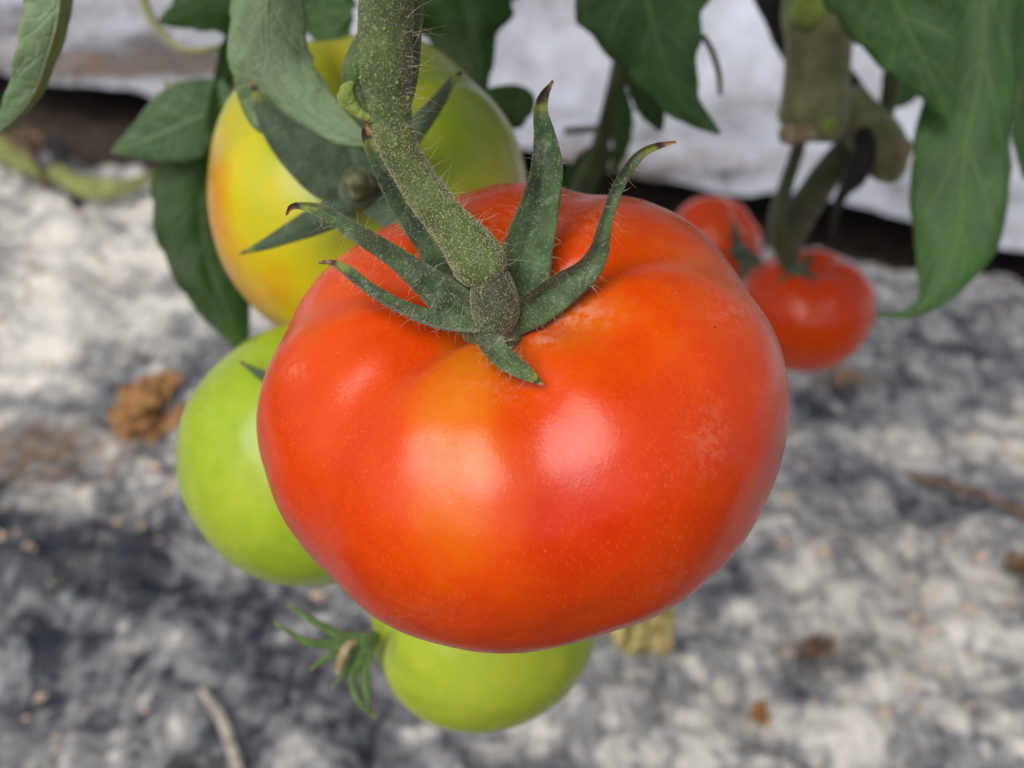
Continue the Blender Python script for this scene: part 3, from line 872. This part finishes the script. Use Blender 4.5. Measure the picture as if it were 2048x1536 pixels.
V, F, U = tube_px([(330, 165, .286, 7), (345, 182, .286, 8), (385, 205, .286, 7), (430, 215, .287, 7), (470, 160, .288, 8), (500, 60, .288, 9), (540, -90, .288, 10)], 40, 10, wob=.05)
mesh_obj('leaf_stalk', V, F, M_STEM, vine, uv=U * 0)

# ------------------------------------------------------------------ hanging tomatoes behind
def other(center, axis, Rr, H, creases, label, ripe, mat=M_BACK, seed=1, **k):
    root = thing('tomato', label, 'tomato', center, 'tomatoes on the vines')
    M3 = frame_from_axis(cam_dir(axis))
    V, F = fruit_mesh(Rr, H, creases, 120, 84, seed=seed, **k)
    put_fruit(root, V, F, M3, mat, ripe, lambda V, px, py, f: np.zeros(len(V)))
    return root

def five(o, ph0, n=5, A=.035, wd=18):
    return [(ph0 + 360 / n * i + random.uniform(-10, 10), A * random.uniform(.6, 1.3), wd) for i in range(n)]

def sepals(root, defs, mat, centre=None, hairy=0):
    disc = None
    if centre is not None:
        V, F, U = cone_blob(centre, 16, 18, .1, 5)
        disc = mesh_obj('calyx', V, F, mat, root, uv=U * 0)
    hp, hn = [], []
    for k, d in enumerate(defs):
        V, F, U, c, N2, s = blade(d['p'], 34, 9, d.get('roll', 0), d.get('fold', .35), d.get('fold', .35), cup=.12, thick=.0008, ripple=.15, seed=500 + k)
        if disc is not None:
            sub('sepal', V, F, mat, disc, root, uv=U)
        else:
            mesh_obj('sepal', V, F, mat, root, uv=U)
    return disc

yel = other(P(738, 396, .249), (0.02, .52, .85), .0395, .0385, five(0, 40, 5, .05, 16), 'half ripe yellow tomato partly hidden behind the largest red one',
            lambda V, px, py, f: 0.30 + 0.11 * fbm(V * 60, 3, 50) - 0.10 * np.clip(V[:, 2] / .036, 0, 1) + blob(px, py, [(440, 430, 45, 170, .17), (560, 590, 110, 90, .17), (930, 230, 150, 110, -.10), (480, 300, 60, 60, .02), (620, 560, 60, 60, -.03), (860, 340, 120, 50, -.05)]), seed=6, dimple=.25, bulge=.02, p=.9)
sepals(yel, [
    dict(p=[(720, 385, .2010, 46, 46), (655, 350, .1985, 62, 56), (592, 300, .1965, 52, 46), (548, 255, .1955, 36, 30), (518, 205, .1950, 17, 15), (502, 162, .1950, 3, 3)], fold=.3, roll=.1),
    dict(p=[(700, 405, .2015, 30, 30), (640, 436, .2, 32, 30), (585, 462, .199, 24, 22), (530, 488, .198, 13, 12), (478, 508, .198, 2, 2)], fold=.35, roll=-.2),
    dict(p=[(745, 340, .2005, 40, 40), (770, 330, .2, 34, 34), (820, 268, .197, 26, 26), (865, 215, .195, 18, 17), (898, 170, .194, 10, 10), (930, 134, .193, 2, 2)], fold=.3, roll=.2),
    dict(p=[(725, 390, .201, 40, 40), (722, 320, .2, 40, 40), (728, 240, .199, 32, 32), (738, 170, .199, 6, 6)], fold=.3),
    dict(p=[(740, 390, .201, 40, 40), (790, 420, .2, 46, 46), (830, 470, .2, 30, 30), (850, 520, .2, 4, 4)], fold=.3),
], M_SEPAL_B, [(722, 376, .2065, 20), (720, 376, .203, 42), (718, 375, .2005, 40), (717, 373, .1985, 26), (716, 371, .198, 8)])
V, F, U = tube_px([(718, 376, .2010, 30), (718, 372, .1985, 29), (717, 364, .1965, 31), (719, 354, .195, 27), (724, 346, .1945, 8)], 20, 24, wob=.55, seed=44)
mesh_obj('pedicel', V, F, mat_plain('grey_mould', (0.135, 0.145, 0.075), 0.5, 420, .95, .7, .001), yel, label='shrivelled grey green stalk end')

grn = other(P(624, 914, .233), (.55, .50, .67), .0306, .0292, five(0, 10, 5, .03), 'pale green unripe tomato low on the left, behind the largest red one',
            lambda V, px, py, f: 0.085 + 0.04 * fbm(V * 40, 3, 51) - 0.07 * np.clip(V[:, 2] / .03, 0, 1) + blob(px, py, [(450, 1000, 90, 120, .05)]), seed=9, dimple=.2)
sepals(grn, [dict(p=[(600, 790, .2060, 10, 10), (555, 768, .2050, 16, 14), (515, 745, .2052, 9, 9), (478, 722, .2065, 2, 2)], fold=.3),
             dict(p=[(620, 800, .2060, 20, 20), (660, 760, .206, 20, 20), (700, 720, .207, 4, 4)], fold=.3),
             dict(p=[(620, 800, .2060, 20, 20), (640, 850, .203, 20, 20), (660, 900, .201, 4, 4)], fold=.3)], M_SEPAL_B, [(630, 795, .212, 26), (618, 795, .208, 30), (612, 795, .205, 24), (608, 795, .2035, 8)])

bot = other(P(968, 1218, .236), (-.86, .05, .35), .0278, .0270, five(0, 70, 6, .02), 'green tomato at the bottom lying sideways with its calyx to the left',
            lambda V, px, py, f: 0.125 + 0.035 * fbm(V * 45, 3, 52), seed=12, dimple=.2)
sepals(bot, [
    dict(p=[(738, 1275, .2215, 10.9, 10.9), (690, 1275, .2205, 11.6, 11.6), (640, 1250, .2195, 8.8, 8.8), (600, 1225, .219, 6.1, 6.1), (570, 1205, .219, 2, 2)], fold=.4),
    dict(p=[(738, 1285, .2215, 12.2, 12.2), (680, 1290, .2195, 12.2, 12.2), (620, 1285, .219, 9.5, 9.5), (580, 1265, .2188, 5.4, 5.4), (545, 1243, .219, 2, 2)], fold=.4),
    dict(p=[(732, 1290, .221, 9.5, 9.5), (690, 1300, .2205, 8.8, 8.8), (650, 1318, .221, 6.8, 6.8), (618, 1342, .2215, 2, 2)], fold=.4),
    dict(p=[(735, 1290, .221, 12.2, 12.2), (712, 1330, .2195, 12.9, 12.2), (705, 1370, .219, 8.2, 8.2), (722, 1410, .219, 5.4, 5.4), (755, 1438, .2195, 2, 2)], fold=.45),
    dict(p=[(742, 1290, .2215, 10.9, 10.9), (730, 1340, .221, 10.9, 10.9), (733, 1385, .221, 7.5, 7.5), (745, 1435, .2215, 2, 2)], fold=.45),
    dict(p=[(715, 1300, .2205, 9.5, 9.5), (690, 1345, .222, 8.2, 8.2), (662, 1378, .223, 2, 2)], fold=.4),
], mat_stem('sepal_bright_green', (0.075, 0.15, 0.028), (0.25, 0.36, 0.14), 0.25, tip=0.985), [(752, 1276, .2245, 12), (742, 1279, .2225, 17), (732, 1282, .2208, 15), (724, 1284, .2195, 9), (720, 1286, .219, 4)])
V, F, U = tube_px([(712, 1285, .2195, 8), (696, 1292, .2175, 9), (686, 1312, .217, 10), (679, 1332, .217, 9), (675, 1350, .2172, 3)], 20, 12, wob=.2, seed=3)
mesh_obj('pedicel', V, F, M_CUT, bot, label='dried tan stub of stalk')

# ------------------------------------------------------------------ plant at the back right
back = thing('tomato_plant', 'second tomato vine further back with a thick cut stem and broad dark leaves', 'plant', P(1640, -120, .35))
sdefs = [
    ('main_stem', M_STEM, [(1660, -420, .33, 66), (1655, -200, .335, 68), (1648, -60, .34, 72), (1640, 20, .343, 76), (1638, 80, .346, 66), (1634, 150, .35, 66), (1630, 210, .353, 68), (1618, 250, .355, 66), (1610, 270, .356, 50), (1606, 278, .3565, 20)], .08),
    ('side_stem', M_STEM, [(1690, 190, .365, 40), (1715, 230, .367, 44), (1742, 262, .368, 50), (1762, 296, .368, 52), (1765, 330, .368, 48), (1752, 352, .369, 30), (1748, 358, .3695, 8)], .08),
    ('side_stem', M_STEMD, [(1720, 270, .372, 34), (1690, 310, .38, 33), (1650, 355, .39, 32), (1615, 405, .405, 31), (1590, 455, .42, 28), (1580, 500, .432, 20), (1582, 545, .44, 14)], .08),
    ('side_stem', M_STEMD, [(1605, 265, .36, 12), (1592, 310, .372, 14), (1572, 370, .39, 15), (1556, 430, .41, 18), (1560, 480, .425, 22), (1578, 530, .438, 15), (1588, 560, .442, 10)], .08),
    ('side_stem', M_STEMD, [(1250, 60, .36, 16), (1240, 140, .365, 20), (1222, 220, .372, 20), (1196, 300, .38, 18), (1165, 370, .39, 22), (1150, 420, .395, 20)], .08),
    ('leaf_stalk', M_STEMD, [(1405, 70, .30, 6), (1425, 105, .30, 6), (1438, 150, .302, 6), (1440, 190, .304, 4)], .03),
    ('leaf_stalk', M_STEMD, [(1790, 120, .36, 16), (1782, 170, .362, 17), (1772, 230, .365, 15)], .05),
    ('leaf_stalk', M_STEMD, [(1130, 262, .40, 7), (1190, 258, .39, 7), (1240, 262, .38, 7)], .05),
]
objs = []
for k, (nm, mt, pts, wb) in enumerate(sdefs):
    V, F, U = tube_px(pts, 50, 20, wob=wb, seed=80 + k)
    objs.append(mesh_obj(nm, V, F, mt, back, uv=U * 0))
V, F, U = tube_px([(1600, 262, .3505, 38), (1597, 274, .3505, 43), (1596, 284, .3508, 34), (1596, 288, .351, 10)], 14, 18, wob=.28, seed=91)
sub('cut_end', V, F, M_CUT, objs[0], back, uv=U)
V, F, U = tube_px([(1690, 25, .341, 20), (1702, 16, .338, 20), (1712, 12, .336, 16), (1716, 11, .335, 4)], 14, 14, wob=.2, seed=92)
sub('cut_end', V, F, M_CUT, objs[0], back, uv=U)
V, F, U = tube_px([(1580, 40, .338, 8), (1605, 25, .335, 34), (1635, 15, .335, 34), (1665, 5, .337, 8)], 18, 14, wob=.2, seed=93)
sub('node', V, F, M_BUD, objs[0], back, uv=U * 0)
V, F, U = tube_px([(1630, 235, .352, 6), (1640, 240, .348, 20), (1655, 252, .347, 24), (1668, 270, .348, 6)], 18, 14, wob=.25, seed=94)
sub('node', V, F, M_BUD, objs[0], back, uv=U * 0)
V, F, U = tube_px([(1790, 296, .362, 22), (1806, 300, .360, 25), (1818, 302, .359, 20), (1822, 303, .3585, 6)], 14, 16, wob=.2, seed=95)
sub('cut_end', V, F, M_CUT, objs[1], back, uv=U)

leaf(back, M_LEAF_R, [(1270, -260, .268, 120, 120), (1285, -90, .27, 150, 142), (1296, 10, .272, 138, 130), (1318, 90, .274, 92, 92), (1345, 160, .276, 56, 56), (1375, 215, .278, 34, 34), (1440, 268, .281, 4, 4)][:], roll=.1, seed=21, serr=.09, nserr=8, cup=.18, label='broad smooth leaf with a pointed curling tip')
leaf(back, M_LEAF_D, [(1255, 90, .31, 10, 20), (1272, 150, .312, 24, 36), (1296, 210, .314, 26, 38), (1322, 262, .318, 5, 8)], roll=.2, seed=22, serr=.08)
leaf(back, M_LEAF_D, [(1240, 180, .362, 16, 16), (1245, 240, .363, 22, 24), (1240, 300, .365, 16, 18), (1225, 350, .367, 5, 5)], roll=.3, seed=23, serr=.08)
leaf(back, M_LEAF_D, [(1215, 290, .392, 20, 20), (1185, 330, .393, 36, 36), (1155, 370, .395, 36, 40), (1120, 410, .4, 8, 8)], roll=.3, seed=24, serr=.08)
leaf(back, M_LEAF_R, [(1700, -240, .268, 110, 110), (1760, -90, .27, 140, 150), (1795, 10, .272, 110, 118), (1828, 80, .274, 84, 88), (1862, 150, .276, 50, 54), (1906, 250, .28, 4, 4)], roll=-.1, seed=25, serr=.07, cup=.12, label='dark leaf with a brown pointed tip beside the thick stem')
leaf(back, M_LEAF_R, [(1940, -260, .284, 60, 60), (1962, -80, .285, 74, 66), (1968, 60, .286, 88, 60), (1955, 180, .286, 94, 72), (1932, 290, .286, 98, 88), (1922, 390, .286, 98, 94), (1912, 480, .286, 82, 82), (1880, 560, .286, 44, 50), (1852, 606, .286, 18, 22), (1810, 628, .287, 9, 9), (1748, 632, .288, 2, 2)],
     roll=.15, seed=26, serr=.04, cup=.22, label='long hanging leaf at the right ending in a thin curled tip')
leaf(back, M_LEAF_D, [(1990, -60, .30, 20, 20), (2035, 30, .30, 22, 26), (2055, 150, .302, 28, 36), (2052, 260, .304, 28, 40), (2052, 360, .306, 6, 10)], roll=.3, seed=27, serr=.08)
leaf(back, M_LEAF_R, [(1830, 120, .38, 40, 40), (1810, 160, .382, 46, 46), (1795, 195, .384, 30, 30), (1785, 215, .385, 5, 5)], roll=.1, seed=28, serr=.05)

tw = thing('twine', 'black support twine wound behind the thick cut stem', 'twine', P(1545, 20, .36))
V, F, U = join([tube_px([(1500, -200, .345, 30), (1530, -40, .355, 32), (1556, 30, .362, 30), (1580, 90, .37, 26), (1630, 140, .38, 20), (1690, 150, .382, 17)], 40, 12, wob=.12, seed=5),
                tube_px([(1690, 150, .382, 17), (1715, 190, .378, 20), (1728, 250, .366, 22), (1728, 310, .36, 24), (1712, 350, .362, 24), (1690, 380, .37, 14), (1672, 420, .38, 8), (1664, 470, .39, 5)], 50, 12, wob=.15, seed=6)])
mesh_obj('cord', V, F, M_TWINE, tw, uv=U)

r1 = other(P(1612, 622, .452), (-.10, .80, .58), .0300, .0265, five(0, 20, 6, .04), 'small ripe red tomato with its calyx on top, nearest the thin dark stems',
           lambda V, px, py, f: 0.88 + 0.05 * fbm(V * 40, 3, 53), seed=15, dimple=.25)
sepals(r1, [dict(p=[(1590, 548, .436, 12, 12), (1615, 553, .433, 12, 12), (1640, 556, .432, 3, 3)]), dict(p=[(1590, 548, .436, 12, 12), (1572, 562, .432, 12, 12), (1555, 560, .432, 3, 3)]),
            dict(p=[(1590, 548, .436, 12, 12), (1598, 568, .431, 11, 11), (1606, 580, .43, 3, 3)]), dict(p=[(1590, 545, .438, 11, 11), (1612, 530, .44, 10, 10), (1622, 505, .441, 3, 3)])], M_SEPAL_B, [(1592, 552, .441, 10), (1590, 548, .437, 26), (1589, 543, .434, 16), (1588, 540, .432, 6)])
r2 = other(P(1428, 488, .505), (.60, .50, .55), .0248, .0225, five(0, 50, 5, .04), 'small round red tomato half hidden by the largest one, furthest back',
           lambda V, px, py, f: 0.84 + 0.05 * fbm(V * 40, 3, 54), seed=18, dimple=.25)
sepals(r2, [dict(p=[(1480, 500, .478, 10, 10), (1470, 470, .476, 9, 9), (1466, 440, .478, 2, 2)]), dict(p=[(1480, 500, .478, 11, 11), (1490, 530, .475, 13, 13), (1482, 560, .475, 3, 3)]),
            dict(p=[(1480, 500, .478, 11, 11), (1508, 520, .476, 12, 12), (1530, 545, .476, 3, 3)])], M_SEPAL_B, [(1470, 500, .486, 10), (1478, 502, .48, 20), (1484, 503, .477, 14), (1488, 504, .475, 5)])

# unseen leaves added above the view to shade fruit shoulders and the top leaves
def shade_leaf(root, mat, c0, yaw, length, width, droop, seed):
    n_, m_ = 22, 9
    v = np.linspace(0, 1, n_)
    d = np.array([math.cos(yaw), math.sin(yaw), 0.0])
    sd = np.array([-d[1], d[0], 0.0])
    c = np.array(c0) + d * (v * length)[:, None] + np.array([0, 0, -1.0]) * (droop * length * v ** 2)[:, None]
    wv = width * np.sin(math.pi * np.clip(v * .93 + .05, 0, 1)) ** .8 * (1 + .18 * fbm(np.stack([v * 8, v * 0 + seed], 1), 2, seed)) + .001
    u = np.linspace(-1, 1, m_)
    top = c[:, None] + sd * (u[None] * wv[:, None])[..., None] + np.array([0, 0, 1.0]) * (-.35 * np.abs(u)[None] * wv[:, None])[..., None]
    top[..., 2] += .12 * width * fbm(top * 40, 2, seed)
    top = top.reshape(-1, 3)
    k = n_ * m_
    V = np.vstack([top, top - [0, 0, .0004]])
    F = grid_faces(m_, n_)
    F = F + [tuple(i + k for i in f_[::-1]) for f_ in F]
    uv = np.stack(np.meshgrid(u * .5 + .5, v), -1).reshape(-1, 2)
    mesh_obj('leaf', V, F, mat, root, uv=np.vstack([uv, uv]))  # out-of-view leaf, added to the vine to block sun
r_ = random.Random(5)
for k in range(12):
    shade_leaf(vine, M_LEAF_R, (r_.uniform(-.30, .16), r_.uniform(.24, .50), r_.uniform(.56, .72)), r_.uniform(0, 6.28), r_.uniform(.10, .16), r_.uniform(.035, .055), r_.uniform(.2, .7), 600 + k)
for k, (x, y, z, a) in enumerate([(-.045, .115, .485, .15), (-.03, .14, .50, .3), (-.02, .20, .53, 1.2), (-.03, .125, .515, -.1)]):
    shade_leaf(vine, M_LEAF_R, (x, y, z), a, .11, .034, .15, 700 + k)
shade_leaf(vine, M_LEAF_R, (-.066, .186, .447), -.2, .085, .026, .10, 720)
shade_leaf(vine, M_LEAF_R, (-.03, .205, .452), -.1, .09, .028, .10, 721)
shade_leaf(vine, M_LEAF_R, (-.18, .212, .497), .05, .11, .022, .05, 722)
shade_leaf(vine, M_LEAF_R, (-.085, .215, .495), -.05, .11, .026, .05, 723)
shade_leaf(vine, M_LEAF_R, (-.10, .235, .515), .1, .12, .024, .05, 724)
for k in range(1):
    shade_leaf(back, M_LEAF_R, (r_.uniform(.02, .40), r_.uniform(.34, .62), r_.uniform(.56, .74)), r_.uniform(0, 6.28), r_.uniform(.10, .16), r_.uniform(.035, .055), r_.uniform(.2, .7), 640 + k)

# ------------------------------------------------------------------ litter on the ground
def crumpled(name, label, cat, px, py, rx, ry, mat, hgt=.012, seed=0, n=22, group=None, rot=0.0, flakes=3):
    c = G(px, py, 0.006)
    d = (c - CAM) @ FWD
    root = thing(name, label, cat, c, group)
    sx, sy = rx * d / FPX, ry * d / FPX / max(0.35, -((c - CAM) / np.linalg.norm(c - CAM))[2])
    for k in range(flakes):
        u = np.linspace(-1, 1, n)
        X, Y = np.meshgrid(u, u)
        rr = np.sqrt(X ** 2 + Y ** 2)
        th = np.arctan2(Y, X)
        lim = 0.75 + 0.35 * fbm(np.stack([np.cos(th) * 1.6 + seed + 5 * k, np.sin(th) * 1.6], -1), 3, seed)
        mx = np.maximum(np.abs(X), np.abs(Y))
        X2, Y2 = X * mx / np.maximum(rr, 1e-6) * lim, Y * mx / np.maximum(rr, 1e-6) * lim
        q = np.stack([X2.ravel(), Y2.ravel()], 1)
        z = hgt * (0.9 * np.abs(fbm(q * 1.7 + 3 * k, 3, seed + k)) * 2 + 0.5 * fbm(q * 4, 2, seed + 9))
        a = rot + k * 1.9
        f = 1.0 if k == 0 else 0.62
        ox, oy = (0, 0) if k == 0 else (random.uniform(-.45, .45), random.uniform(-.4, .4))
        xx = (q[:, 0] * math.cos(a) - q[:, 1] * math.sin(a)) * f + ox
        yy = (q[:, 0] * math.sin(a) + q[:, 1] * math.cos(a)) * f + oy
        top = np.stack([c[0] + xx * sx, c[1] + yy * sy, c[2] + z + 0.003 * k + .002], 1)
        m = len(top)
        V = np.vstack([top, top - [0, 0, .0006]])
        F = grid_faces(n, n)
        F = F + [tuple(i + m for i in f_[::-1]) for f_ in F]
        edge = list(range(n)) + [n * j + n - 1 for j in range(1, n)] + [n * (n - 1) + i for i in range(n - 2, -1, -1)] + [n * j for j in range(n - 2, 0, -1)]
        for i in range(len(edge)):
            a_, b_ = edge[i], edge[(i + 1) % len(edge)]
            F.append((b_, a_, a_ + m, b_ + m))
        mesh_obj('blade', V, F, mat, root)
    return root

def ground_tube(name, label, cat, pts, mat, wob=.2, lift=.5, seed=0):
    s = spline([(a, b, 0, r) for a, b, r in pts], 50)
    c = np.array([G(a[0], a[1], .006) for a in s])
    d = (c - CAM) @ FWD
    r = s[:, 3] * d / FPX
    c[:, 2] += near_h(c[:, :2]) - .004 + r * lift
    V, F, U = tube(c, r, 10, wob=wob, seed=seed)
    o = mesh_obj(name, V, F, mat, None, loc=c[0])
    o['label'] = label
    o['category'] = cat
    return o
crumpled('dry_leaf', 'crumpled rusty brown dry leaf on the ground beside the left green tomato', 'dry leaf', 318, 832, 88, 78, M_DRY, .006, 3, flakes=6)
crumpled('dry_leaf', 'withered pale yellow leaf on the ground below the largest red tomato', 'dry leaf', 1285, 1288, 85, 70, M_YELLOW, .018, 5)
crumpled('dry_leaf', 'grey brown dead leaf beside the dark hollow at the left edge', 'dry leaf', 60, 318, 60, 30, M_TWIG, .02, 21, flakes=3)
ground_tube('twig', 'short dark twig leaning out of the hollow at upper left', 'twig', [(35, 300, 8), (70, 345, 9), (95, 390, 9)], M_TWIG, lift=1.5, seed=7)
crumpled('dry_leaf', 'tiny orange scrap of dry leaf on the pale ground at lower right', 'dry leaf', 1516, 1437, 22, 30, M_DRY, .006, 11, flakes=1)
crumpled('dry_leaf', 'small curled brown leaf at the right edge', 'dry leaf', 2042, 1150, 40, 42, M_CLOD, .012, 13, flakes=2)
crumpled('dry_leaf', 'dark brown scrap on the ground above a dark hole in the film', 'dry leaf', 1632, 1308, 42, 26, M_TWIG, .01, 15, flakes=2)
crumpled('dry_leaf', 'tan scrap of leaf on the ground below the small red tomato', 'dry leaf', 1690, 760, 40, 16, M_CLOD, .008, 17, flakes=1)

ground_tube('twig', 'thin brown twig lying across the ground at the right edge', 'twig', [(1815, 935, 7), (1880, 968, 9), (1950, 1000, 8), (2060, 1052, 8)], M_TWIG, seed=2)
ground_tube('dry_stalk', 'pale dry stalk on the dark ground at the bottom', 'dry stalk', [(405, 1385, 7), (432, 1420, 11), (455, 1470, 12), (480, 1545, 14), (495, 1600, 13)], M_PALETWIG, seed=3)
ground_tube('twig', 'dark bent twig under the wilted leaves at upper left', 'twig', [(80, 230, 12), (110, 300, 14), (128, 360, 14), (150, 410, 9)], M_TWINE, lift=1.5, seed=5)

def ground_blade(label, pts, mat, lift, seed):
    pp = []
    for a, b, wl, wr in pts:
        q = G(a, b, lift)
        pp.append((a, b, (q - CAM) @ FWD, wl, wr))
    V, F, U, c, N2, s = blade(pp, 40, 11, .3, .3, .3, ripple=.4, thick=.0008, serr=.1, seed=seed)
    o = mesh_obj('wilted_leaf', V, F, mat, None, loc=c[0])
    o['label'] = label
    o['category'] = 'wilted leaf'
ground_blade('wilted olive leaf lying in a shallow curve below the dark hollow', [(100, 335, 18, 18), (160, 368, 24, 24), (230, 375, 20, 20), (290, 358, 13, 13), (345, 332, 3, 3)], M_OLIVE, .03, 1)
ground_blade('short wilted olive leaf at the left edge under the narrow pale leaf', [(-40, 270, 26, 26), (10, 300, 26, 26), (50, 330, 18, 18), (80, 352, 3, 3)], M_OLIVE, .03, 2)

# crumbs and grit scattered on the film
N = 3000
xy = np.stack([rng.uniform(-.75, .75, N), rng.uniform(.28, 1.25, N)], 1)
keep = (sdist(xy) < -0.02) & (vnoise(xy * 11, 66) + rng.normal(0, .16, N) > 0.52)
xy = xy[keep]
m = len(xy)
rad = np.clip(rng.lognormal(math.log(.0017), .55, m), .0006, .0055)
base = np.array([(1, 0, 0), (.4, .9, 0), (-.5, .8, .1), (-1, 0, 0), (-.4, -.9, 0), (.5, -.8, -.1), (0, 0, .8), (0, 0, -.8)])
rot = rng.uniform(0, 6.28, m)
jit = 1 + .3 * rng.normal(size=(m, 8, 3))
b = base[None] * jit
bx = b[..., 0] * np.cos(rot)[:, None] - b[..., 1] * np.sin(rot)[:, None]
by = b[..., 0] * np.sin(rot)[:, None] + b[..., 1] * np.cos(rot)[:, None]
V = np.stack([bx, by, b[..., 2]], -1) * rad[:, None, None] + np.c_[xy, near_h(xy) + rad * .5][:, None]
f = np.array([(i, (i + 1) % 6, 6) for i in range(6)] + [((i + 1) % 6, i, 7) for i in range(6)])
F = ((np.arange(m) * 8)[:, None, None] + f[None]).reshape(-1, 3)
mesh_obj('grit', V.reshape(-1, 3), F, M_CRUMB, kind='stuff', smooth=False)
